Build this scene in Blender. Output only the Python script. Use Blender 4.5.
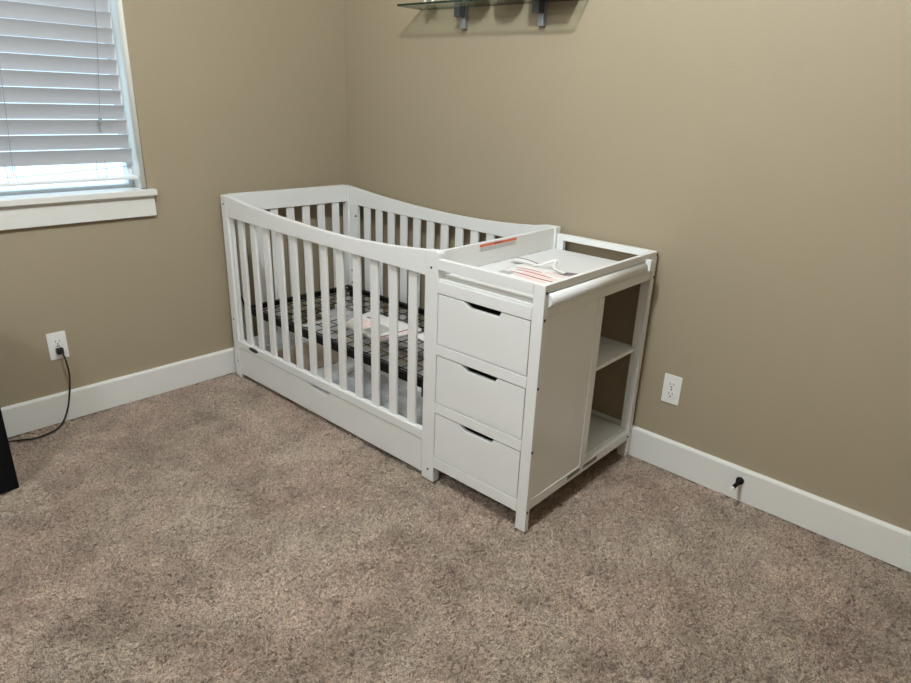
import bpy, bmesh, math, random
from mathutils import Vector, Matrix, noise
random.seed(4)
for o in list(bpy.data.objects): bpy.data.objects.remove(o)
S = bpy.context.scene
C = S.collection

# ------------------------------------------------------------------ camera
CAM = (2.85828, -2.20966, 1.33418); YAW, PITCH, ROLL, FPX = 2.312814, -0.359215, 0.037141, 643.893
cd = bpy.data.cameras.new('camera'); cam = bpy.data.objects.new('camera', cd); C.objects.link(cam)
cd.sensor_width = 36; cd.sensor_fit = 'HORIZONTAL'; cd.lens = FPX/911*36; cd.clip_start = .02
cp, sp, ct, st = math.cos(YAW), math.sin(YAW), math.cos(PITCH), math.sin(PITCH)
fw = Vector((ct*cp, ct*sp, st)); rt = Vector((sp, -cp, 0)); up = rt.cross(fw)
c_, s_ = math.cos(ROLL), math.sin(ROLL)
r2 = c_*rt + s_*up; u2 = -s_*rt + c_*up
cam.matrix_world = Matrix(((r2.x, u2.x, -fw.x, CAM[0]), (r2.y, u2.y, -fw.y, CAM[1]), (r2.z, u2.z, -fw.z, CAM[2]), (0, 0, 0, 1)))
S.camera = cam

# ------------------------------------------------------------------ world, exposure
w = bpy.data.worlds.new('world'); S.world = w; w.use_nodes = True
bg = w.node_tree.nodes['Background']; bg.inputs[0].default_value = (.40, .57, .70, 1); bg.inputs[1].default_value = 3.6
S.view_settings.view_transform = 'Standard'; S.view_settings.look = 'None'
S.view_settings.gamma = 1; S.view_settings.use_curve_mapping = False; S.view_settings.exposure = 0.0
LAMP = (1.90, -1.50, 2.64)
ld = bpy.data.lights.new('lamp_light', 'POINT'); ld.energy = 110; ld.color = (.93, 1, 1.03); ld.shadow_soft_size = .07
lo = bpy.data.objects.new('lamp_light', ld); C.objects.link(lo); lo.location = LAMP
# second ceiling lamp, further back in the room
ld2 = bpy.data.lights.new('rear_lamp_light', 'POINT'); ld2.energy = 86; ld2.color = (.91, 1, 1.08); ld2.shadow_soft_size = .14
lo2 = bpy.data.objects.new('rear_lamp_light', ld2); C.objects.link(lo2); lo2.location = (1.95, -3.35, 2.62)

# ------------------------------------------------------------------ materials
def mat(name, col, rough=.5, metal=0, spec=.5, bump=None, noisecol=None, emit=None, alpha=None, coat=0):
    m = bpy.data.materials.new(name); m.use_nodes = True; nt = m.node_tree; b = nt.nodes['Principled BSDF']
    b.inputs['Base Color'].default_value = (*col, 1); b.inputs['Roughness'].default_value = rough
    b.inputs['Metallic'].default_value = metal; b.inputs['Specular IOR Level'].default_value = spec
    b.inputs['Coat Weight'].default_value = coat
    tc = nt.nodes.new('ShaderNodeTexCoord')
    if noisecol:
        sc, amt = noisecol
        n = nt.nodes.new('ShaderNodeTexNoise'); n.inputs['Scale'].default_value = sc; n.inputs['Detail'].default_value = 3
        nt.links.new(tc.outputs['Object'], n.inputs['Vector'])
        r = nt.nodes.new('ShaderNodeMapRange'); r.inputs[1].default_value = .3; r.inputs[2].default_value = .7
        r.inputs[3].default_value = 1-amt; r.inputs[4].default_value = 1+amt
        nt.links.new(n.outputs['Fac'], r.inputs[0])
        v = nt.nodes.new('ShaderNodeVectorMath'); v.operation = 'SCALE'; v.inputs[0].default_value = col
        nt.links.new(r.outputs[0], v.inputs['Scale']); nt.links.new(v.outputs[0], b.inputs['Base Color'])
    if bump:
        sc, strg, dist = bump
        n = nt.nodes.new('ShaderNodeTexNoise'); n.inputs['Scale'].default_value = sc; n.inputs['Detail'].default_value = 3
        nt.links.new(tc.outputs['Object'], n.inputs['Vector'])
        bp = nt.nodes.new('ShaderNodeBump'); bp.inputs['Strength'].default_value = strg; bp.inputs['Distance'].default_value = dist
        nt.links.new(n.outputs['Fac'], bp.inputs['Height']); nt.links.new(bp.outputs[0], b.inputs['Normal'])
    if emit:
        b.inputs['Emission Color'].default_value = (*emit[0], 1); b.inputs['Emission Strength'].default_value = emit[1]
    if alpha is not None: b.inputs['Alpha'].default_value = alpha
    return m
M_wall = mat('tan wall paint', (.345, .285, .195), .62, spec=.35, bump=(110, .25, .002), noisecol=(1.5, .02))
M_ceil = mat('ceiling paint', (.84, .83, .79), .9, bump=(60, .4, .003))
M_trim = mat('white trim paint', (.74, .73, .69), .38, bump=(14, .06, .002))
M_reveal = mat('cream window return paint', (.68, .67, .61), .6)
M_white = mat('white crib lacquer', (.76, .76, .745), .33, noisecol=(6, .012), bump=(25, .04, .001))
M_inner = mat('unlit raw board interior', (.45, .42, .38), .7)
M_board = mat('white laminate board', (.70, .70, .69), .45)
M_ply = mat('pale plywood edge', (.50, .42, .27), .6, noisecol=(20, .1))
M_black = mat('black metal', (.006, .006, .006), .5, spec=.2)
M_wire = mat('black coated wire', (.007, .007, .006), .5, spec=.25)
M_bolt = mat('dark steel bolt', (.07, .06, .055), .35, metal=.8)
M_badge = mat('brown badge', (.03, .024, .02), .5, spec=.2)
M_badge_mark = mat('badge silver print', (.13, .12, .10), .5)
M_blind = mat('white blind slat', (.56, .56, .57), .45)
_n = M_blind.node_tree; _t = _n.nodes.new('ShaderNodeBsdfTranslucent'); _t.inputs[0].default_value = (.5, .55, .65, 1)
_m = _n.nodes.new('ShaderNodeMixShader'); _m.inputs[0].default_value = .18
_n.links.new(_n.nodes['Principled BSDF'].outputs[0], _m.inputs[1]); _n.links.new(_t.outputs[0], _m.inputs[2])
_n.links.new(_m.outputs[0], _n.nodes['Material Output'].inputs[0])
M_blindrail = mat('white blind rail', (.78, .79, .80), .4)
M_cord = mat('grey blind cord', (.33, .33, .35), .6)
M_tassel = mat('clear grey tassel', (.35, .36, .38), .2)
M_plate = mat('white outlet plastic', (.80, .79, .75), .3)
M_slot = mat('dark outlet slot', (.03, .025, .02), .5)
M_cable = mat('black cable rubber', (.012, .012, .013), .45)
M_cab = mat('matte black cabinet', (.003, .003, .004), .7, spec=.15, noisecol=(30, .2))
M_steel = mat('brushed grey metal', (.36, .38, .41), .38, metal=.7)
M_steeld = mat('dark grey metal', (.10, .11, .12), .4, metal=.6)
M_paper = mat('white leaflet paper', (.80, .79, .77), .6)
M_pink = mat('pink print', (.80, .62, .58), .6)
M_red = mat('red print', (.36, .05, .05), .6)
M_dark = mat('dark purple print', (.16, .12, .14), .6)
M_greyprint = mat('grey print', (.42, .42, .41), .6)
M_orange = mat('orange red warning strip', (.78, .17, .08), .5)
M_label = mat('pale label film', (.72, .71, .69), .45)
M_plastic = mat('crumpled milky plastic', (.66, .66, .69), .22, spec=.8, alpha=.8)
M_card = mat('brown cardboard', (.36, .285, .215), .85, noisecol=(25, .12))
M_strap = mat('white foam strip', (.82, .81, .78), .5)
M_gap = mat('shadow gap dark board', (.05, .045, .04), .8)
M_dome = mat('frosted lamp glass', (.9, .86, .8), .5, emit=((1, .9, .76), 3))
M_win = mat('white vinyl sash', (.75, .77, .79), .4)
M_boxd = mat('dark box card', (.02, .02, .02), .6)

def glass(name, col, rough=0.02, mix=.12):
    m = bpy.data.materials.new(name); m.use_nodes = True; nt = m.node_tree
    nt.nodes.remove(nt.nodes['Principled BSDF']); out = nt.nodes['Material Output']
    t = nt.nodes.new('ShaderNodeBsdfTransparent'); t.inputs[0].default_value = (*col, 1)
    g = nt.nodes.new('ShaderNodeBsdfGlossy'); g.inputs['Roughness'].default_value = rough
    lw = nt.nodes.new('ShaderNodeLayerWeight'); pw = nt.nodes.new('ShaderNodeMath'); pw.operation = 'POWER'; pw.inputs[1].default_value = 5
    fr = nt.nodes.new('ShaderNodeMath'); fr.operation = 'MULTIPLY_ADD'; fr.inputs[1].default_value = .9; fr.inputs[2].default_value = .04
    nt.links.new(lw.outputs['Facing'], pw.inputs[0]); nt.links.new(pw.outputs[0], fr.inputs[0])
    mx = nt.nodes.new('ShaderNodeMixShader')
    nt.links.new(fr.outputs[0], mx.inputs[0]); nt.links.new(t.outputs[0], mx.inputs[1]); nt.links.new(g.outputs[0], mx.inputs[2])
    nt.links.new(mx.outputs[0], out.inputs[0]); return m
M_glass = glass('green tinted shelf glass', (.90, .955, .925))
M_pane = glass('window glass', (.97, .99, 1))
M_gedge = mat('dark green glass edge', (.015, .03, .02), .15)

# carpet
def carpet_mat():
    m = bpy.data.materials.new('taupe frieze carpet'); m.use_nodes = True; nt = m.node_tree; b = nt.nodes['Principled BSDF']
    N = nt.nodes.new; L = nt.links.new
    tc = N('ShaderNodeTexCoord')
    def nz(sc, det, dis=0, rough=.5):
        n = N('ShaderNodeTexNoise'); n.inputs['Scale'].default_value = sc; n.inputs['Detail'].default_value = det
        n.inputs['Distortion'].default_value = dis; n.inputs['Roughness'].default_value = rough
        L(tc.outputs['Object'], n.inputs['Vector']); return n
    big = nz(2.6, 3, .6); mid = nz(9, 3, .4); fine = nz(105, 2, 1.0, .55)
    r1 = N('ShaderNodeValToRGB'); e = r1.color_ramp.elements
    e[0].position = .34; e[0].color = (.395, .288, .212, 1); e[1].position = .66; e[1].color = (.80, .612, .478, 1)
    ad = N('ShaderNodeMath'); ad.operation = 'MULTIPLY_ADD'; ad.inputs[1].default_value = .55
    mm = N('ShaderNodeMath'); mm.operation = 'MULTIPLY'; mm.inputs[1].default_value = .45
    L(mid.outputs['Fac'], mm.inputs[0]); L(big.outputs['Fac'], ad.inputs[0]); L(mm.outputs[0], ad.inputs[2]); L(ad.outputs[0], r1.inputs[0])
    r2 = N('ShaderNodeValToRGB'); e = r2.color_ramp.elements
    e[0].position = .0; e[0].color = (.20, .165, .14, 1); e[1].position = .055; e[1].color = (1.08, 1.08, 1.07, 1)  # shade between the tufts painted into the colour as dark creases
    fa = N('ShaderNodeMath'); fa.operation = 'SUBTRACT'; fa.inputs[1].default_value = .46; L(fine.outputs['Fac'], fa.inputs[0])
    fb = N('ShaderNodeMath'); fb.operation = 'ABSOLUTE'; L(fa.outputs[0], fb.inputs[0]); L(fb.outputs[0], r2.inputs[0])
    mx = N('ShaderNodeMix'); mx.data_type = 'RGBA'; mx.blend_type = 'MULTIPLY'; mx.inputs[0].default_value = 1
    hue = nz(3.3, 2, .5); r3 = N('ShaderNodeValToRGB'); e = r3.color_ramp.elements
    e[0].position = .38; e[0].color = (.975, 1.005, .985, 1); e[1].position = .62; e[1].color = (1.035, .99, .98, 1)
    L(hue.outputs['Fac'], r3.inputs[0])
    mh = N('ShaderNodeMix'); mh.data_type = 'RGBA'; mh.blend_type = 'MULTIPLY'; mh.inputs[0].default_value = 1
    L(r1.outputs[0], mh.inputs[6]); L(r3.outputs[0], mh.inputs[7]); L(mh.outputs[2], mx.inputs[6]); L(r2.outputs[0], mx.inputs[7]); L(mx.outputs[2], b.inputs['Base Color'])
    b.inputs['Roughness'].default_value = .95; b.inputs['Specular IOR Level'].default_value = .1
    b.inputs['Sheen Weight'].default_value = .25; b.inputs['Sheen Roughness'].default_value = .5
    v = N('ShaderNodeTexVoronoi'); v.inputs['Scale'].default_value = 150; L(tc.outputs['Object'], v.inputs['Vector'])
    f2 = nz(110, 4, 1.2, .7)
    hm = N('ShaderNodeMath'); hm.operation = 'MULTIPLY_ADD'; hm.inputs[1].default_value = -.5
    L(v.outputs['Distance'], hm.inputs[0]); L(f2.outputs['Fac'], hm.inputs[2])
    bp = N('ShaderNodeBump'); bp.inputs['Strength'].default_value = 1; bp.inputs['Distance'].default_value = .012
    hc = N('ShaderNodeMath'); hc.operation = 'MULTIPLY_ADD'; hc.inputs[1].default_value = 2.0; L(fb.outputs[0], hc.inputs[0]); L(hm.outputs[0], hc.inputs[2])
    L(hc.outputs[0], bp.inputs['Height'])
    f3 = N('ShaderNodeBump'); f3.inputs['Strength'].default_value = .6; f3.inputs['Distance'].default_value = .03
    m3 = nz(30, 3, .5); L(m3.outputs['Fac'], f3.inputs['Height']); L(bp.outputs[0], f3.inputs['Normal'])
    L(f3.outputs[0], b.inputs['Normal']); return m
M_carpet = carpet_mat()

# ------------------------------------------------------------------ helpers
def bx(bm, x0, x1, y0, y1, z0, z1, bev=0, mi=0):
    v = [bm.verts.new(p) for p in ((x0,y0,z0),(x1,y0,z0),(x1,y1,z0),(x0,y1,z0),(x0,y0,z1),(x1,y0,z1),(x1,y1,z1),(x0,y1,z1))]
    fs = [bm.faces.new([v[i] for i in q]) for q in ((0,3,2,1),(4,5,6,7),(0,1,5,4),(1,2,6,5),(2,3,7,6),(3,0,4,7))]
    for f in fs: f.material_index = mi
    if bev:
        ed = list({e for f in fs for e in f.edges})
        bmesh.ops.bevel(bm, geom=ed, offset=bev, segments=2, affect='EDGES', profile=.5)
    return bm
def box(*a, bev=.0015): return bx(bmesh.new(), *a, bev=bev)
def prism(pts, axis, a, b, bev=0, bm=None):
    """outline pts extruded along axis; axis 'y': pts=(x,z); 'x': pts=(y,z); 'z': pts=(x,y)"""
    bm = bm or bmesh.new()
    def P(p, t): return {'y': (p[0], t, p[1]), 'x': (t, p[0], p[1]), 'z': (p[0], p[1], t)}[axis]
    A = [bm.verts.new(P(p, a)) for p in pts]; B = [bm.verts.new(P(p, b)) for p in pts]
    fs = [bm.faces.new(A), bm.faces.new(list(reversed(B)))]
    n = len(pts)
    for i in range(n): fs.append(bm.faces.new((A[i], B[i], B[(i+1) % n], A[(i+1) % n])))
    bmesh.ops.recalc_face_normals(bm, faces=fs)
    if bev:
        ed = [e for e in {e for f in fs[:2] for e in f.edges}]
        bmesh.ops.bevel(bm, geom=ed, offset=bev, segments=2, affect='EDGES', profile=.5)
    return bm
def cyl(p, q, r, n=16, bm=None, r2=None, mi=0):
    bm = bm or bmesh.new(); p, q = Vector(p), Vector(q); d = q-p
    R = d.to_track_quat('Z', 'Y').to_matrix().to_4x4(); R.translation = (p+q)/2
    g = bmesh.ops.create_cone(bm, cap_ends=True, segments=n, radius1=r, radius2=r if r2 is None else r2, depth=d.length, matrix=R)
    for v in g['verts']:
        for f in v.link_faces: f.material_index = mi
    return bm
def tube(pts, r, n=8, bm=None, res=6, sm=True):
    """smooth tube through points (Catmull-Rom)"""
    bm = bm or bmesh.new(); P = [Vector(p) for p in pts]
    if sm and len(P) > 2:
        Q = []; E = [2*P[0]-P[1]] + P + [2*P[-1]-P[-2]]
        for i in range(1, len(E)-2):
            for k in range(res):
                t = k/res; a, b, c, d = E[i-1:i+3]
                Q.append(.5*((2*b)+(c-a)*t+(2*a-5*b+4*c-d)*t*t+(3*b-a-3*c+d)*t**3))
        Q.append(P[-1]); P = Q
    rings = []; N = None
    for i, p in enumerate(P):
        t = (P[min(i+1, len(P)-1)]-P[max(i-1, 0)]).normalized()
        if N is None: N = t.orthogonal().normalized()
        N = (N-t*N.dot(t)).normalized(); B = t.cross(N)
        rings.append([bm.verts.new(p+r*(math.cos(2*math.pi*k/n)*N+math.sin(2*math.pi*k/n)*B)) for k in range(n)])
    for a, b in zip(rings, rings[1:]):
        for k in range(n): bm.faces.new((a[k], a[(k+1) % n], b[(k+1) % n], b[k]))
    bm.faces.new(list(reversed(rings[0]))); bm.faces.new(rings[-1])
    return bm
def lathe(prof, n=32, bm=None, at=(0, 0, 0)):
    bm = bm or bmesh.new(); rings = []
    for r, z in prof:
        rings.append([bm.verts.new((at[0]+r*math.cos(2*math.pi*k/n), at[1]+r*math.sin(2*math.pi*k/n), at[2]+z)) for k in range(n)] if r > 1e-6 else [bm.verts.new((at[0], at[1], at[2]+z))])
    for a, b in zip(rings, rings[1:]):
        for k in range(n):
            k2 = (k+1) % n
            if len(a) == 1 and len(b) == 1: continue
            if len(a) == 1: bm.faces.new((a[0], b[k], b[k2]))
            elif len(b) == 1: bm.faces.new((a[k], a[k2], b[0]))
            else: bm.faces.new((a[k], a[k2], b[k2], b[k]))
    bmesh.ops.recalc_face_normals(bm, faces=bm.faces[:]); return bm
def obj(name, bm, m, parent=None, smooth=False, label=None):
    me = bpy.data.meshes.new(name); bm.to_mesh(me); bm.free()
    for k in (m if isinstance(m, (list, tuple)) else [m]): me.materials.append(k)
    if smooth:
        for p in me.polygons: p.use_smooth = True
    o = bpy.data.objects.new(name, me); C.objects.link(o)
    if parent: o.parent = parent
    if label: o['label'] = label
    return o
def tag(o, label, cat, group=None):
    o['label'] = label; o['category'] = cat
    if group: o['group'] = group
    return o
def thing(name, label, cat, loc=(0, 0, 0), rz=0, group=None):
    o = bpy.data.objects.new(name, None); C.objects.link(o); o.location = loc; o.rotation_euler = (0, 0, rz)
    o.empty_display_size = .1
    return tag(o, label, cat, group)
def struct(name, bm, m, parent=None, smooth=False):
    o = obj(name, bm, m, parent, smooth)
    if not parent: o['kind'] = 'structure'
    return o

# ------------------------------------------------------------------ the room
RX, RY, RH = 4.3, -4.3, 2.74
import numpy as np
def carpet():
    """twisted-pile carpet: a fine grid whose vertices rise and fall tuft by tuft, over a slab"""
    st = .0042; nx, ny = int(3.5/st), int(2.9/st)
    rg = np.random.default_rng(7)
    def blur(a, k):
        for _ in range(k):
            a = (np.roll(a, 1, 0)+a*2+np.roll(a, -1, 0))/4; a = (np.roll(a, 1, 1)+a*2+np.roll(a, -1, 1))/4
        return a/a.std()
    h = blur(rg.standard_normal((nx, ny)), 1)*.0046+blur(rg.standard_normal((nx, ny)), 6)*.0014
    h = np.minimum(h, .004)-.004
    h[0, :] = h[-1, :] = h[:, 0] = h[:, -1] = -.003
    X, Y = np.meshgrid(np.linspace(0, 3.5, nx), np.linspace(-2.9, 0, ny), indexing='ij')
    X = X+rg.uniform(-.3, .3, X.shape)*st; Y = Y+rg.uniform(-.3, .3, X.shape)*st
    V = np.stack([X, Y, h], -1).reshape(-1, 3)
    i = np.arange(nx*ny).reshape(nx, ny)
    F = np.stack([i[:-1, :-1], i[1:, :-1], i[1:, 1:], i[:-1, 1:]], -1).reshape(-1, 4)
    n = len(V); x0, x1, y0, y1 = -.12, RX+.12, RY-.12, .12
    E = np.array([(x0, y0, -.014), (x1, y0, -.014), (x1, y1, -.014), (x0, y1, -.014), (x0, y0, -.1), (x1, y0, -.1), (x1, y1, -.1), (x0, y1, -.1),
                  (3.5, RY, -.003), (RX, RY, -.003), (RX, 0, -.003), (3.5, 0, -.003), (0, RY, -.003), (3.5, -2.9, -.003), (0, -2.9, -.003)])
    G = np.array([(0, 1, 2, 3), (7, 6, 5, 4), (0, 4, 5, 1), (1, 5, 6, 2), (2, 6, 7, 3), (3, 7, 4, 0), (8, 9, 10, 11), (12, 8, 13, 14)])+n
    me = bpy.data.meshes.new('floor'); me.from_pydata(np.concatenate([V, E]).tolist(), [], np.concatenate([F, G]).tolist())
    me.materials.append(M_carpet); me.polygons.foreach_set('use_smooth', np.ones(len(F)+len(G), bool))
    o = bpy.data.objects.new('floor', me); C.objects.link(o); o['kind'] = 'structure'
carpet()
struct('ceiling', box(-.12, RX+.12, RY-.12, .12, RH, RH+.1, bev=0), M_ceil)
struct('wall_back', box(-.12, RX+.12, 0, .12, 0, RH, bev=0), M_wall)
struct('wall_right', box(RX, RX+.12, RY, 0, 0, RH, bev=0), M_wall)
struct('wall_front', box(-.12, RX+.12, RY-.12, RY, 0, RH, bev=0), M_wall)
WY0, WY1, WZ0, WZ1 = -2.30, -1.083, .925, 2.10
WT = -.14
bm = bx(bmesh.new(), WT, 0, RY, 0, 0, WZ0)
bx(bm, WT, 0, RY, 0, WZ1, RH)
def corner_piece(bm, ya, yb, sgn):
    # wall beside the window, with a rounded (bullnose) drywall corner on the opening side; ya = opening side
    r = .018; pts = [(WT, ya)]
    for k in range(7):
        t = k/6*math.pi/2
        pts.append((-r+r*math.sin(t), ya+sgn*(r-r*math.cos(t))))
    pts += [(0, yb), (WT, yb)]
    n0 = len(bm.faces); prism(pts, 'z', WZ0, WZ1, bm=bm)
    bm.faces.ensure_lookup_table()
    for f in bm.faces[n0:]:
        if sgn*f.normal.y < -.2: f.material_index = 1
        f.smooth = abs(f.normal.z) < .1 and .02 < abs(f.normal.x) < .999
corner_piece(bm, WY1, 0, 1); corner_piece(bm, WY0, RY, -1)
struct('wall_left', bm, [M_wall, M_reveal])
# baseboards with eased top edge
def bb(along, a, b, name, off):
    pr = [(0, 0), (.015, 0), (.015, .119), (.012, .126), (.008, .128), (0, .128)]
    if along == 'x': struct(name, prism([(-p[0]+off, p[1]) for p in pr], 'x', a, b), M_trim)
    elif along == 'xf': struct(name, prism([(p[0]+off, p[1]) for p in pr], 'x', a, b), M_trim)
    elif along == 'y': struct(name, prism([(p[0]+off, p[1]) for p in pr], 'y', a, b), M_trim)
    else: struct(name, prism([(-p[0]+off, p[1]) for p in pr], 'y', a, b), M_trim)
bb('x', 0, RX, 'baseboard_back', 0)
bb('y', RY, -.015, 'baseboard_left', 0)
bb('yr', RY, -.015, 'baseboard_right', RX)
bb('xf', .015, RX-.015, 'baseboard_front', RY)

# window: sash, pane, stool and apron
wroot = bpy.data.objects.new('window_1', None); C.objects.link(wroot); wroot['kind'] = 'structure'
wroot.location = (0, (WY0+WY1)/2, WZ0); bpy.context.view_layer.update()
def wpart(name, bm, m):
    bmesh.ops.translate(bm, verts=bm.verts[:], vec=-Vector(wroot.location)); return obj(name, bm, m, wroot)
bm = bmesh.new()
for a in ((WT, WT+.05, WY0, WY1, WZ0, WZ0+.022), (WT, WT+.05, WY0, WY1, WZ1-.05, WZ1), (WT, WT+.05, WY0, WY0+.02, WZ0+.022, WZ1-.05),
          (WT, WT+.05, WY1-.02, WY1, WZ0+.022, WZ1-.05), (WT+.005, WT+.045, WY0+.02, WY1-.02, 1.50, 1.55)): bx(bm, *a, bev=.002)
wpart('window_frame', bm, M_win)
wpart('pane', box(WT+.02, WT+.026, WY0+.02, WY1-.02, WZ0+.022, WZ1-.05, bev=0), M_pane)
bm = bx(bmesh.new(), WT+.05, .001, WY0+.001, WY1-.001, WZ0-.02, WZ0+.008)
bx(bm, 0, .037, WY0-.045, -1.040, .909, .934, bev=.003)
bx(bm, -.001, .012, WY0+.001, WY1-.001, .909, .9335)
wpart('window_sill', bm, M_trim)
wpart('apron', box(0, .018, WY0-.03, -1.047, .822, .909, bev=.002), M_trim)

# ceiling lights (source of the room light)
def ceil_light(loc, lab):
    t = thing('ceiling_light', lab, 'ceiling light', (loc[0], loc[1], RH))
    obj('base_plate', lathe([(0, 0), (.17, 0), (.17, -.012), (.16, -.02), (0, -.02)]), M_steel, t, True)
    return t
ceil_light(LAMP, 'round ceiling light above the floor in front of the crib')
ceil_light((1.95, -3.35), 'round ceiling light behind the camera near the front wall')

# ------------------------------------------------------------------ blind
bl = thing('window_blind', 'white wide-slat horizontal blind, lowered almost to the sill, inside the window', 'blind', (-.045, -1.69, 2.05))
BX = -.045
def slat_bm(zc, y1, tilt=math.radians(72), wd=.0566):
    bm = bmesh.new(); n = 6; th = .003
    top = []; bot = []
    for k in range(n+1):
        s = (k/n-.5)*wd; cr = .004*(1-(2*k/n-1)**2)
        # s>0: room side and up
        x = s*math.cos(tilt)+cr*math.sin(tilt)*-1; z = s*math.sin(tilt)+cr*math.cos(tilt)
        nx, nz = -math.sin(tilt), math.cos(tilt)
        top.append((x+nx*th/2, z+nz*th/2)); bot.append((x-nx*th/2, z-nz*th/2))
    pts = top+bot[::-1]
    prism([(p[0], p[1]+zc-2.05) for p in pts], 'y', -2.285+1.69, y1+1.69, bm=bm); return bm
zs = [1.605-.0565*k for k in range(-8, 10)]
for i, z in enumerate(zs):
    dy = 0
    if z < 1.30: dy = .004
    if z < 1.13: dy = .010
    obj('slat', slat_bm(z-.028, -1.104+dy+random.uniform(-.0015, .0015)), M_blind, bl)
obj('bottom_rail', box(-.028, .028, -.594, .603, .974-2.05, .986-2.05, bev=.003), M_blindrail, bl)
obj('head_rail', box(-.03, .03, -.605, .60, 0, .045), M_blindrail, bl)
def P_(x, y, z): return (x+.045, y+1.69, z-2.05)
obj('lift_cord', tube([P_(-.008, -1.150, 2.05), P_(-.008, -1.165, 1.64), P_(-.008, -1.208, 1.225)], .0012, 6), M_cord, bl)
obj('tassel', lathe([(0, .022), (.003, .02), (.005, .008), (.0075, -.006), (.007, -.014), (0, -.015)], 12, at=P_(-.008, -1.209, 1.212)), M_tassel, bl, True)
obj('lift_cord', tube([P_(-.008, -1.49, 2.05), P_(-.008, -1.515, 1.4), P_(-.010, -1.541, 1.01)], .0012, 6), M_cord, bl)
for y in (-1.215, -1.245, -1.53, -1.56):
    obj('ladder_cord', tube([P_(-.014, y, 1.055), P_(-.014, y+random.uniform(-.006, .006), 1.02), P_(-.016, y, .988)], .0011, 6), M_cord, bl)
obj('loose_cord', tube([P_(-.012, -1.60, 1.006), P_(-.010, -1.45, 1.010), P_(-.010, -1.28, 1.020), P_(-.012, -1.105, 1.031)], .0011, 6), M_cord, bl)

# ------------------------------------------------------------------ crib with changer
A = (.063583, -.764354, 0); TH = .019077
L1, T, D = 1.3551, 1.7796, .7133
crib = thing('crib_with_changer', 'white slatted baby crib with attached drawer changing table standing against the tan wall', 'crib', A, TH)
def part(name, bm, m=None, parent=None, smooth=False, label=None):
    # the crib stands very slightly out of square at its left end
    for v in bm.verts:
        if v.co.x < 1.3:
            k = 1-v.co.x/1.3; t = min(max(v.co.y/D, 0), 1); v.co.x += k*(-.018*(1-t)+.010*t)
    return obj(name, bm, m or M_white, parent or crib, smooth, label)
topc = [(0, .892), (.03, .891), (.06, .888), (.11, .883), (.18, .876), (.26, .868), (.35, .861), (.45, .8545), (.55, .8495), (.65, .8455), (.75, .8425), (.85, .8415),
        (.95, .8425), (1.05, .8465), (1.15, .8525), (1.23, .8595), (1.297, .866)]
botc = [(1.297, .781), (.9, .785), (.5, .789), (.2, .793), (.05, .796)]
def toprail(y0, y1, dz=0):
    pts = [(.046, .8895)]+[p for p in topc if p[0] > .05]+botc
    return prism([(x, z+(dz if i > len(topc)-3 else 0)) for i, (x, z) in enumerate(pts)], 'y', y0, y1, bev=.0015)
# front side
part('top_rail', toprail(0, .024))
part('post', prism([(0, 0), (.045, 0), (.045, .8905), (.003, .892), (0, .889)], 'y', 0, .034, bev=.0025))
part('post', prism([(1.2972, 0), (L1+.002, 0), (L1+.002, .861), (L1-.002, .867), (L1-.009, .8705), (1.2972, .866)], 'y', 0, .034, bev=.0025))
part('stile', box(.0455, .064, .010, .024, .196, .80))
part('bottom_rail', box(.0455, 1.2968, 0, .026, .159, .195))
for k in range(12):
    x0 = .1105+.0997*k
    part('slat', box(x0, x0+.041, .010, .022, .193, .80, bev=.003))
# back side
yb = D-.034
part('top_rail', toprail(D-.024, D, .005))
part('post', prism([(0, 0), (.045, 0), (.045, .8905), (.003, .892), (0, .889)], 'y', yb, D, bev=.0015))
part('post', prism([(1.2972, 0), (1.357, 0), (1.357, .869), (1.352, .872), (1.2972, .871)], 'y', yb, D, bev=.0015))
part('stile', box(.0455, .108, D-.026, D-.006, .15, .80))
part('bottom_rail', box(.0455, 1.2968, D-.026, D, .11, .195))
for k in range(12):
    x0 = .154+.0925*k
    part('slat', box(x0, x0+.046, D-.020, D-.008, .193, .80, bev=.003))
# left end
part('end_top_rail', box(.006, .034, .0345, yb-.0005, .811, .8955))
part('end_bottom_rail', box(.006, .030, .0345, yb-.0005, .11, .18))
for k in range(7):
    y0 = .054+.0903*k
    part('end_slat', box(.014, .026, y0, y0+.042, .178, .815, bev=.003))
part('middle_panel', box(1.318, 1.336, .0345, yb-.0005, .06, .768))
# bolts on the crib
def bolt(p, ax, r=.0045):
    p = Vector(p); d = Vector(ax)*.0012
    part('bolt', cyl(p-d, p+d, r, 14), M_bolt)
for p in ((.022, 0, .853), (.022, 0, .30), (.030, 0, .085), (1.326, 0, .812), (1.330, 0, .046)): bolt(p, (0, 1, 0), .0042)
for x, z in ((.098, .742), (.060, .442), (.060, .374)): bolt((x, D-.0262, z), (0, 1, 0), .006)
# badge
bm = prism([(.180+.038*math.cos(t*math.pi/14), .1825+.0098*math.sin(t*math.pi/14)) for t in range(28)], 'y', -.002, 0)
badge = part('badge', bm, M_badge)
bm = prism([(.180+.031*math.cos(t*math.pi/14), .1825+.0070*math.sin(t*math.pi/14)) for t in range(28)], 'y', -.0024, -.002)
bm2 = prism([(.180+.029*math.cos(t*math.pi/14), .1825+.0058*math.sin(t*math.pi/14)) for t in range(28)], 'y', -.0027, -.002)
part('badge_ring', bm, M_badge_mark, badge); part('badge_face', bm2, M_badge, badge)

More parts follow.
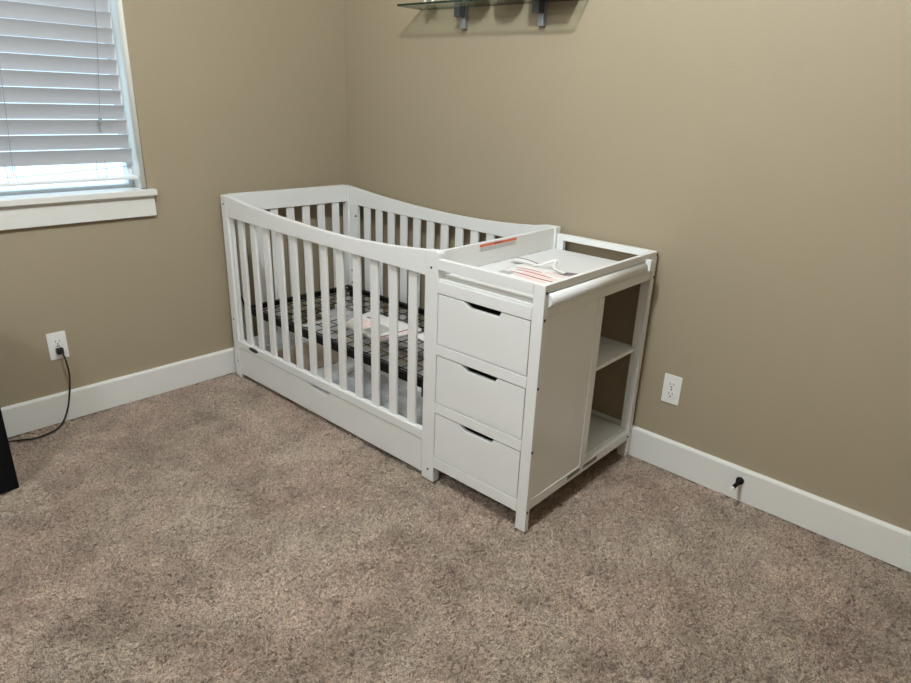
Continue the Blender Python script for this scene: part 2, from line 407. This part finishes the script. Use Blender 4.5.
# trundle drawer under the crib
dr = bpy.data.objects.new('storage_drawer', None); C.objects.link(dr); dr.parent = crib
pts = [(.0475, .019), (1.294, .019), (1.294, .1560), (.752, .1560), (.737, .1385), (.626, .1385), (.612, .1425), (.596, .1560), (.0475, .1560)]
part('drawer_front', prism(pts, 'y', .003, .0182, bev=.002), parent=dr)
part('drawer_bottom', box(.06, 1.285, .0185, .488, .045, .052), M_board, dr)
part('drawer_side', box(.052, .0595, .0185, .488, .02, .135), M_board, dr)
part('drawer_side', box(1.2855, 1.294, .0185, .488, .02, .135), M_board, dr)
part('drawer_back', box(.052, 1.294, .4885, .50, .02, .145), [M_board], dr)
part('edge_band', box(.052, 1.294, .4887, .4998, .1452, .1472, bev=0), M_ply, dr)

# metal mattress support
sp_ = bpy.data.objects.new('mattress_support', None); C.objects.link(sp_); sp_.parent = crib
SX0, SX1, SY0, SY1, SZ = .05, 1.292, .046, .664, .362
bm = bmesh.new()
bx(bm, SX0, SX1, SY0, SY0+.003, SZ-.029, SZ); bx(bm, SX0, SX1, SY0, SY0+.022, SZ-.003, SZ)
part('support_bar', bm, M_black, sp_)
bm = bmesh.new(); bx(bm, SX0, SX1, SY1-.003, SY1, SZ-.029, SZ); bx(bm, SX0, SX1, SY1-.022, SY1, SZ-.003, SZ)
part('support_bar', bm, M_black, sp_)
for xa, xb in ((SX0, SX0+.003), (SX1-.003, SX1)):
    bm = bmesh.new(); bx(bm, xa, xb, SY0+.022, SY1-.022, SZ-.029, SZ)
    cx = SX0+.011 if xa == SX0 else SX1-.011
    bx(bm, cx-.011, cx+.011, SY0+.022, SY1-.022, SZ-.003, SZ)
    part('support_bar', bm, M_black, sp_)
bm = bmesh.new(); wz = SZ-.012; r = .0021
gx0, gx1, gy0, gy1 = SX0+.07, SX1-.07, SY0+.045, SY1-.045
nx, ny = 16, 8
for i in range(nx+1):
    x = gx0+(gx1-gx0)*i/nx; cyl((x, gy0, wz), (x, gy1, wz), r if i % nx else .003, 6, bm)
for j in range(ny+1):
    y = gy0+(gy1-gy0)*j/ny; cyl((gx0, y, wz+.003), (gx1, y, wz+.003), r if j % ny else .003, 6, bm)
part('wire_grid', bm, M_wire, sp_)
def spring(p, q):
    p, q = Vector(p), Vector(q); d = (q-p); n = 10; pts = []
    a = d.normalized().orthogonal().normalized(); b = d.normalized().cross(a)
    for k in range(n*8+1):
        t = k/(n*8); an = 2*math.pi*k/8
        pts.append(p+d*(.12+.76*t)+.0055*(math.cos(an)*a+math.sin(an)*b))
    bm = tube([p]+pts+[q], .0012, 5, sm=False); return bm
for j in range(0, ny+1):
    y = gy0+(gy1-gy0)*j/ny
    part('spring', spring((SX0+.012, y, SZ-.004), (gx0, y, wz)), M_wire, sp_)
    part('spring', spring((SX1-.012, y, SZ-.004), (gx1, y, wz)), M_wire, sp_)
for i in range(0, nx+1, 2):
    x = gx0+(gx1-gx0)*i/nx
    part('spring', spring((x, SY0+.012, SZ-.004), (x, gy0, wz)), M_wire, sp_)
    part('spring', spring((x, SY1-.012, SZ-.004), (x, gy1, wz)), M_wire, sp_)
part('support_strap', tube([(.036, .030, .455), (.037, .036, .42), (.038, .050, .37), (.039, .058, .30), (.040, .058, .24)], .004, 8), M_black, sp_)
for x, y in ((SX0+.02, SY0), (SX1-.03, SY0), (SX0+.02, SY1), (SX1-.03, SY1)):
    part('support_bracket', box(x-.012, x+.012, min(y, y-.006 if y < .3 else y), max(y, y+.006 if y > .3 else y), SZ-.06, SZ-.001), M_black, sp_)

# changer carcass
zc = .845
part('changer_post', box(1.7395, T, 0, .020, 0, .8455, bev=.002))
part('changer_post', box(T-.038, T, D-.029, D, 0, .8455, bev=.002))
part('changer_post', box(1.358, 1.378, D-.020, D, .0, .8455, bev=.002))
FX0, FX1 = L1+.0022, 1.739
def fbar(z0, z1, nm='drawer_rail', y1=.020): part(nm, box(FX0, FX1, 0, y1, z0, z1, bev=.001))
fbar(.064, .107); fbar(.2895, .328); fbar(.511, .5485); fbar(.7315, .771)
fbar(.8105, .8455, 'tray_rail')
# lower ledge under the front gap
part('tray_ledge', box(FX0, FX1, .004, .020,   .7712, .7800, bev=.001))
SL = [(.1100, .2862), (.3310, .5080), (.5515, .7285)]
for z0, z1 in SL:
    d_ = bpy.data.objects.new('changer_drawer', None); C.objects.link(d_); d_.parent = crib
    xa, xb = FX0+.0028, FX1-.0028
    pts = [(xa, z0), (xb, z0), (xb, z1), (1.626, z1), (1.616, z1-.0175), (1.499, z1-.0175), (1.490, z1-.013), (1.472, z1), (xa, z1)]
    part('drawer_front', prism(pts, 'y', .0015, .0168, bev=.0013), parent=d_)
    bm = bmesh.new(); bx(bm, xa+.012, xa+.022, .017, .33, z0+.005, z1-.045); bx(bm, xb-.022, xb-.012, .017, .33, z0+.005, z1-.045)
    bx(bm, xa+.022, xb-.022, .32, .33, z0+.005, z1-.045); bx(bm, xa+.022, xb-.022, .017, .32, z0+.005, z0+.010)
    part('drawer_box', bm, M_inner, d_)
# inner walls
part('divider_panel', box(1.358, 1.374, .0205, .345, .064, .768, bev=0), M_board)
part('compartment_panel', box(1.358, T-.016, .346, .356, .064, .768, bev=0), M_board)
part('cubby_panel', box(1.358, 1.370, .357, D-.021, .064, .768, bev=0), M_board)
# right side: recessed panel, stile, rails
part('side_panel', box(T-.014, T-.004, .0205, .320, .116, .742, bev=0))
part('side_stile', box(T-.018, T-.001, .3205, .359, .116, .742))
part('side_rail', box(T-.020, T-.001, .0205, D-.0295, .080, .1155))
part('side_rail', box(T-.016, T-.003, .0205, D-.0295, .7425, .780))
part('tray_rail', box(T-.016, T-.001, .0205, D-.0295, .8215, .8455))
# label prints on the side bottom rail
bm = bmesh.new()
for (ya, yb2) in ((.238, .328), (.342, .447)):
    for zr in (.0945, .0985, .1025, .1062): bx(bm, T-.001, T-.0006, ya+random.uniform(0, .006), yb2-random.uniform(0, .01), zr-.0014, zr+.0014)
part('rating_label', bm, mat('faded grey label print', (.12, .11, .10), .6))
# dowel along the side, held by a bracket at the back
dw = part('dowel', cyl((T-.009, .0215, .797), (T-.009, .622, .797), .0220, 32))
for p in dw.data.polygons: p.use_smooth = abs(p.normal.y) < .5
bm = bx(bmesh.new(), T-.018, T+.020, .6225, .632, .788, .828, bev=.0015); bx(bm, T-.016, T+.016, .638, .648, .792, .826, bev=.0015); bx(bm, T-.014, T+.004, .632, .638, .79, .815)
part('dowel_bracket', bm)
# back: top rail and shelf
part('tray_rail', box(1.3575, T-.0385, D-.022, D-.002, .822, .846))
part('tray_rail_stile', box(1.3785, 1.388, D-.022, D-.002, .768, .8215))
part('back_rail', box(1.3785, T-.0385, D-.018, D-.002, .72, .768))
part('back_rail', box(1.3785, T-.0385, D-.018, D-.002, .064, .10))
part('cubby_shelf', box(1.3705, T-.022, .3565, D-.010, .457, .470))
part('cubby_floor', box(1.3705, T-.0205, .3565, D-.019, .110, .124))
# tray
part('tray_board', box(1.358, T-.0165, .0210, D-.0225, .769, .785, bev=0), M_board)
part('tray_board_edge', box(1.3505, 1.3578, .0345, D-.0345, .769, .785, bev=0), M_board)
part('tray_divider', box(1.336, 1.350, .0345, D-.0345, .7855, .868))
for p in ((T, .009, .739), (T, .006, .521), (T, .005, .300), (T, .006, .075), (T, .707, .749), (T, .709, .833), (T, .684, .094), (T, .009, .822)):
    bolt(p, (1, 0, 0), .0050)
# warning label on the tray divider
bm = bmesh.new(); bx(bm, 1.3500, 1.3504, .215, .430, .836, .8635)
wl = part('warning_label', bm, M_label)
bm = bmesh.new(); bx(bm, 1.3504, 1.3507, .217, .428, .8530, .8625)
part('label_strip', bm, M_orange, wl)
bm = bmesh.new(); bx(bm, 1.3507, 1.3509, .295, .345, .8555, .8600)
part('strip_print', bm, mat('dark red print', (.25, .06, .05), .6), wl)
bm = bmesh.new()
for k in range(6):
    z = .850-.0023*k; y = .221
    while y < .420:
        l = random.uniform(.006, .02); bx(bm, 1.3504, 1.3506, y, min(y+l, .425), z-.0007, z+.0007); y += l+.003
part('label_text', bm, M_greyprint, wl)

# ------------------------------------------------------------------ things in and on the crib (crib coordinates)
def W_(x, y, z=0):
    c, s = math.cos(TH), math.sin(TH); return (A[0]+c*x-s*y, A[1]+s*x+c*y, z)
def sheet(corners, n, m, h, th=.0004, mats=None):
    """bilinear quad sheet with height function h(u,v); corners local (x,y)"""
    bm = bmesh.new(); g = []
    for i in range(n+1):
        row = []
        for j in range(m+1):
            u, v = i/n, j/m
            p = [(1-u)*(1-v)*corners[0][k]+u*(1-v)*corners[1][k]+u*v*corners[2][k]+(1-u)*v*corners[3][k] for k in (0, 1)]
            row.append((p[0], p[1], h(u, v)))
        g.append(row)
    T_ = [[bm.verts.new(p) for p in r] for r in g]; B_ = [[bm.verts.new((p[0], p[1], p[2]-th)) for p in r] for r in g]
    for i in range(n):
        for j in range(m):
            bm.faces.new((T_[i][j], T_[i+1][j], T_[i+1][j+1], T_[i][j+1])); bm.faces.new((B_[i][j+1], B_[i+1][j+1], B_[i+1][j], B_[i][j]))
    for i in range(n):
        bm.faces.new((T_[i][0], B_[i][0], B_[i+1][0], T_[i+1][0])); bm.faces.new((T_[i][m], T_[i+1][m], B_[i+1][m], B_[i][m]))
    for j in range(m):
        bm.faces.new((T_[0][j], T_[0][j+1], B_[0][j+1], B_[0][j])); bm.faces.new((T_[n][j], B_[n][j], B_[n][j+1], T_[n][j+1]))
    bmesh.ops.recalc_face_normals(bm, faces=bm.faces[:]); return bm
TZ = .7865
# instruction leaflet
lf = thing('instruction_leaflet', 'unfolded white paper leaflet with red and pink printed lines lying on the changing tray', 'leaflet', W_(1.53, .26, 0), TH)
def loc(pts, ox, oy): return [(p[0]-ox, p[1]-oy) for p in pts]
LC = [(1.470, .155), (1.690, .150), (1.668, .385), (1.445, .345)]
def lh(u, v): return TZ+.006+.004*math.sin(u*5+.5)*math.sin(v*3.1)+.002*math.sin(v*9+u*4)
obj('sheet', sheet(loc(LC, 1.53, .26), 20, 20, lh), M_paper, lf, True)
def strip(u0, u1, v0, v1, name, m):
    def q(u, v): return [(1-u)*(1-v)*LC[0][k]+u*(1-v)*LC[1][k]+u*v*LC[2][k]+(1-u)*v*LC[3][k] for k in (0, 1)]
    cs = [q(u0, v0), q(u1, v0), q(u1, v1), q(u0, v1)]
    obj(name, sheet(loc(cs, 1.53, .26), 14, 2, lambda a, b: lh(u0+(u1-u0)*a, v0+(v1-v0)*b)+.0007, .0003), m, lf)
strip(.10, .92, .335, .370, 'red_line', M_red); strip(.12, .75, .505, .525, 'red_line', M_red); strip(.50, .95, .055, .075, 'red_line', M_red); strip(.06, .52, .625, .645, 'red_line', M_red)
strip(.30, .95, .40, .50, 'pink_band', M_pink); strip(.25, .80, .19, .30, 'pink_band', M_pink); strip(.15, .62, .54, .60, 'pink_band', M_pink)
strip(.55, .92, .66, .76, 'pink_band', M_pink)
strip(.0, .22, .12, .30, 'grey_photo', M_greyprint)
strip(.76, .99, .86, .98, 'dark_photo', M_dark)
strip(.62, .90, .81, .84, 'dark_photo', M_dark)
# folded strip
fs_ = thing('folded_paper_strip', 'narrow folded paper with a dark edge on the tray beside the divider', 'paper', W_(1.42, .39, 0), TH)
FC = [(1.385, .352), (1.500, .352), (1.490, .385), (1.375, .410)]
obj('sheet', sheet(loc(FC, 1.42, .39), 10, 4, lambda u, v: TZ+.003+.004*math.sin(u*3.1)+.004*v), M_paper, fs_)
obj('printed_line', sheet(loc([(1.376, .402), (1.489, .379), (1.490, .384), (1.376, .409)], 1.42, .39), 10, 1, lambda u, v: TZ+.0078+.004*math.sin(u*3.1), .0003), M_dark, fs_)
obj('printed_line', sheet(loc([(1.386, .356), (1.498, .356), (1.498, .362), (1.385, .362)], 1.42, .39), 10, 1, lambda u, v: TZ+.0042+.004*math.sin(u*3.1), .0003), M_greyprint, fs_)
# twisted white strap
def ribbon(pts, wd, th=.0015):
    bm = bmesh.new(); P = [Vector(p[:3]) for p in pts]; rows = []
    Q = []; tw = []
    E_ = [2*P[0]-P[1]]+P+[2*P[-1]-P[-2]]; a4 = [p[3] for p in pts]
    for i in range(1, len(E_)-2):
        for k in range(8):
            t = k/8; a, b, c, d = E_[i-1:i+3]
            Q.append(.5*((2*b)+(c-a)*t+(2*a-5*b+4*c-d)*t*t+(3*b-a-3*c+d)*t**3)); tw.append(a4[i-1]*(1-t)+a4[i]*t)
    for i, p in enumerate(Q):
        t = (Q[min(i+1, len(Q)-1)]-Q[max(i-1, 0)]).normalized(); s = Vector((0, 0, 1)).cross(t).normalized(); u = t.cross(s)
        an = math.radians(tw[i]); e = (s*math.cos(an)+u*math.sin(an)); nn = t.cross(e)
        rows.append([bm.verts.new(p+e*wd/2*sx+nn*th/2*sy) for sx, sy in ((-1, -1), (1, -1), (1, 1), (-1, 1))])
    for a, b in zip(rows, rows[1:]):
        for k in range(4): bm.faces.new((a[k], a[(k+1) % 4], b[(k+1) % 4], b[k]))
    bm.faces.new(rows[0]); bm.faces.new(rows[-1]); bmesh.ops.recalc_face_normals(bm, faces=bm.faces[:]); return bm
sb = ribbon([(-.050, -.025, .799, 0), (-.030, .000, .803, 20), (-.012, .030, .812, 50), (.008, .036, .816, 85), (.012, .010, .806, 60), (.030, -.008, .800, 20), (.060, -.022, .801, 0), (.088, -.026, .800, -10)], .010, .003)
o = obj('plastic_strap', sb, M_strap, None, True); o.location = W_(1.55, .36); o.rotation_euler = (0, 0, TH)
tag(o, 'short twisted white strap lying on top of the red-lined leaflet', 'strap')

# booklet on the mattress support
def nzf(x, y, s, a, seed=0): return a*noise.noise(Vector((x*s, y*s, seed)))
bk = thing('instruction_booklet', 'white booklet with a pink and red edge resting on the black wire mattress support', 'booklet', W_(.70, .28, 0), TH)
BC = [(.575, .165), (.835, .150), (.900, .400), (.560, .400)]
BC = [(.600, .190), (.868, .173), (.885, .405), (.545, .400)]
bz = wz+.022
obj('pages', sheet(loc(BC, .70, .28), 16, 16, lambda u, v: bz+.014+.004*math.sin(u*4)*math.sin(v*3), .014), M_paper, bk, True)
def bstrip(u0, u1, v0, v1, name, m):
    def q(u, v): return [(1-u)*(1-v)*BC[0][k]+u*(1-v)*BC[1][k]+u*v*BC[2][k]+(1-u)*v*BC[3][k] for k in (0, 1)]
    cs = [q(u0, v0), q(u1, v0), q(u1, v1), q(u0, v1)]
    obj(name, sheet(loc(cs, .70, .28), 10, 6, lambda a, b: bz+.0147+.004*math.sin((u0+(u1-u0)*a)*4)*math.sin((v0+(v1-v0)*b)*3), .0003), m, bk)
bstrip(.955, .99, .05, .95, 'pink_edge', M_pink); bstrip(.90, .925, .05, .90, 'red_line', M_red)
bstrip(.12, .45, .2, .5, 'pink_panel', M_pink); bstrip(.5, .8, .12, .55, 'grey_photo', M_greyprint); bstrip(.15, .4, .62, .68, 'red_line', M_red)
o = obj('paper_sheet', sheet([(-.06, -.05), (.07, -.05), (.06, .06), (-.05, .05)], 8, 8, lambda u, v: wz+.012+.004*math.sin(u*6), .0006), M_paper, None, True)
o.location = W_(.93, .40); o.rotation_euler = (0, 0, TH); tag(o, 'small white paper corner on the wire support just right of the booklet', 'paper')
o = obj('plastic_bag', sheet([(-.10, -.07), (.12, -.06), (.10, .06), (-.09, .05)], 24, 16, lambda u, v: wz+.010+.010*abs(noise.noise(Vector((u*5, v*4, 2)))), .0006), mat('thin milky plastic bag', (.55, .53, .58), .25, alpha=.55), None, True)
o.location = W_(.44, .33); o.rotation_euler = (0, 0, TH+.2); tag(o, 'thin clear plastic bag on the wire support left of the booklet', 'plastic bag')

# plastic sheet and cardboard in the under-crib drawer
def crum(u, v):
    p = Vector((u*7, v*4, 1.3)); return .072+.020*noise.noise(p)+.012*abs(noise.noise(p*2.3))
o = obj('plastic_sheet', sheet([(-.42, -.19), (.40, -.19), (.40, .17), (-.38, .15)], 60, 36, crum, .0008), M_plastic, None, True)
o.location = W_(.86, .24); o.rotation_euler = (0, 0, TH); tag(o, 'crumpled milky plastic sheet lying in the open drawer below the crib', 'plastic sheet')
o = obj('cardboard_piece', bx(bmesh.new(), -.10, .12, -.17, .18, 0, .004), M_card); o.location = W_(.20, .29, .056); o.rotation_euler = (0, math.radians(14), TH)
o.location = W_(.19, .28, .088)
tag(o, 'flat brown cardboard piece leaning in the left end of the under-crib drawer', 'cardboard')

# ------------------------------------------------------------------ outlets
def rr(cx, cz, w_, h_, r, n=5):
    pts = []
    for sx, sz, a0 in ((1, -1, -90), (1, 1, 0), (-1, 1, 90), (-1, -1, 180)):
        for k in range(n+1):
            a = math.radians(a0+90*k/n); pts.append((cx+sx*(w_/2-r)+r*math.cos(a), cz+sz*(h_/2-r)+r*math.sin(a)))
    return pts
def outlet(loc_, rz, label, decora):
    # local: plate faces -y
    t = thing('wall_outlet', label, 'outlet', loc_, rz, None)
    bm = prism(rr(0, 0, .070, .115, .004), 'y', -.005, 0, bev=.0015); obj('faceplate', bm, M_plate, t)
    if decora: obj('receptacle', prism(rr(0, 0, .033, .066, .002), 'y', -.0075, -.0052, bev=.0008), M_plate, t)
    for s in (1, -1):
        cz = s*(.0195 if not decora else .017)
        if not decora:
            bm = prism([(x, max(cz-.0145, min(cz+.0145, z))) for x, z in [( .0175*math.cos(k*math.pi/16), cz+.0175*math.sin(k*math.pi/16)) for k in range(32)]], 'y', -.0075, -.0052, bev=.0006)
            obj('receptacle', bm, M_plate, t)
        bm = bmesh.new()
        bx(bm, -.0078, -.0056, -.0080, -.0076, cz-.001, cz+.008); bx(bm, .0056, .0078, -.0080, -.0076, cz, cz+.0075)
        cyl((0, -.0080, cz-.008), (0, -.0076, cz-.008), .0030, 12, bm)
        obj('socket_slots', bm, M_slot, t)
    if decora:
        bm = bmesh.new(); bx(bm, -.006, -.001, -.0082, -.0076, -.003, .002); bx(bm, .001, .006, -.0082, -.0076, -.003, .002); obj('button', bm, M_slot, t)
    else: obj('screw', cyl((0, -.0066, 0), (0, -.0052, 0), .003, 12), M_bolt, t)
    return t
outlet((1.957, 0, .333), 0, 'white duplex outlet on the back wall to the right of the changing table', False)
outlet((0, -1.5077, .3326), math.radians(90), 'white rectangular outlet with a black plug under the window', True)

# power cord from the left outlet
pc = thing('power_cord', 'black power cord plugged into the outlet below the window and trailing on the carpet', 'cord', (0, -1.508, 0))
def Q(x, y, z): return (x, y+1.508, z)
bm = bx(bmesh.new(), .0085, .030, -.013, .013, .301, .327, bev=.004)
obj('plug', bm, M_cable, pc)
obj('cable', tube([Q(.026, -1.507, .313), Q(.042, -1.503, .300), Q(.048, -1.500, .265), Q(.044, -1.497, .215), Q(.040, -1.506, .140), Q(.038, -1.523, .070), Q(.045, -1.548, .022), Q(.070, -1.580, .005),
     Q(.092, -1.625, .004), Q(.098, -1.675, .004), Q(.075, -1.72, .004), Q(.055, -1.78, .004), Q(.08, -1.88, .004)], .0035, 8), M_cable, pc, True)

# black cabinet at left edge
cb = thing('black_cabinet', 'plain black upright cabinet cut off by the left edge of the photo', 'cabinet', (.25, -2.0, 0))
obj('body', box(-.05, .190, -.20, .184, .0, .62, bev=.003), M_cab, cb)
obj('top_panel', box(-.053, .194, -.204, .188, .6205, .64, bev=.003), M_cab, cb)

# door stop on back baseboard
ds = thing('door_stop', 'black spring door stop with a white tip on the back baseboard', 'door stop', (2.267, -.015, .080))
obj('base', cyl((0, .0, 0), (0, -.010, 0), .015, 20, r2=.012), M_black, ds, True)
bm = bmesh.new()
pts = [(.0062*math.cos(k*.785), -.006-.064*k/96, .0062*math.sin(k*.785)) for k in range(97)]
tube(pts, .0014, 5, bm, sm=False); cyl((0, -.006, 0), (0, -.070, 0), .0052, 12, bm)
obj('spring', bm, M_black, ds)
obj('tip', cyl((0, -.069, 0), (0, -.084, 0), .0072, 16, r2=.0066), M_plate, ds)

# ------------------------------------------------------------------ glass shelf
sh = thing('glass_shelf', 'green glass wall shelf on two grey metal brackets, high on the back wall', 'shelf', (.99, 0, 1.692))
sh.rotation_euler = (0, math.radians(.8), 0)
gl = bx(bmesh.new(), -.43, .43, -.150, -.002, 0, .008)
gl.normal_update()
for f in gl.faces:
    if abs(f.normal.z) < .5: f.material_index = 1
obj('glass_panel', gl, [M_glass, M_gedge], sh)
for x in (-.165, .238):
    b_ = bpy.data.objects.new('bracket', None); C.objects.link(b_); b_.parent = sh; b_.location = (x, 0, 0)
    obj('wall_bar', box(-.013, .013, -.022, -.0005, -.082, -.0005), M_steel, b_)
    obj('support_arm', box(-.016, .016, -.060, -.0225, -.040, -.0005), M_steeld, b_)
SZ_ = 1.7005
def on_shelf(x): return SZ_-math.tan(math.radians(.8))*(x-.99)
o = obj('storage_box', box(-.085, .085, -.055, .055, 0, .10), M_boxd); o.location = (1.30, -.075, on_shelf(1.30)+.002); o.rotation_euler = (0, math.radians(.8), 0)
tag(o, 'dark box standing on the right end of the glass shelf', 'box')
def bowl(x, r, lab, m, grp=None):
    o = obj('bowl', lathe([(0, 0), (r*.6, 0), (r*.9, .02), (r, .05), (r*.95, .05), (r*.85, .022), (r*.55, .006), (0, .006)], 28), m, None, True)
    o.location = (x, -.078, on_shelf(x)+.002); o.rotation_euler = (0, math.radians(.8), 0); tag(o, lab, 'bowl', grp)
bowl(1.10, .066, 'dark bowl on the glass shelf beside the dark box', M_boxd)
bowl(.94, .058, 'dark bowl on the glass shelf further left, between the brackets', M_boxd)
t = thing('footed_dish', 'small white dish on short feet at the left end of the glass shelf', 'dish', (.68, -.075, on_shelf(.68)+.001))
obj('dish_body', lathe([(0, .014), (.02, .014), (.032, .03), (.03, .032), (.018, .018), (0, .018)], 20), M_plate, t, True)
for k in range(3):
    a = k*2.094; obj('foot', cyl((.018*math.cos(a), .018*math.sin(a), 0), (.018*math.cos(a), .018*math.sin(a), .015), .006, 10), M_plate, t)
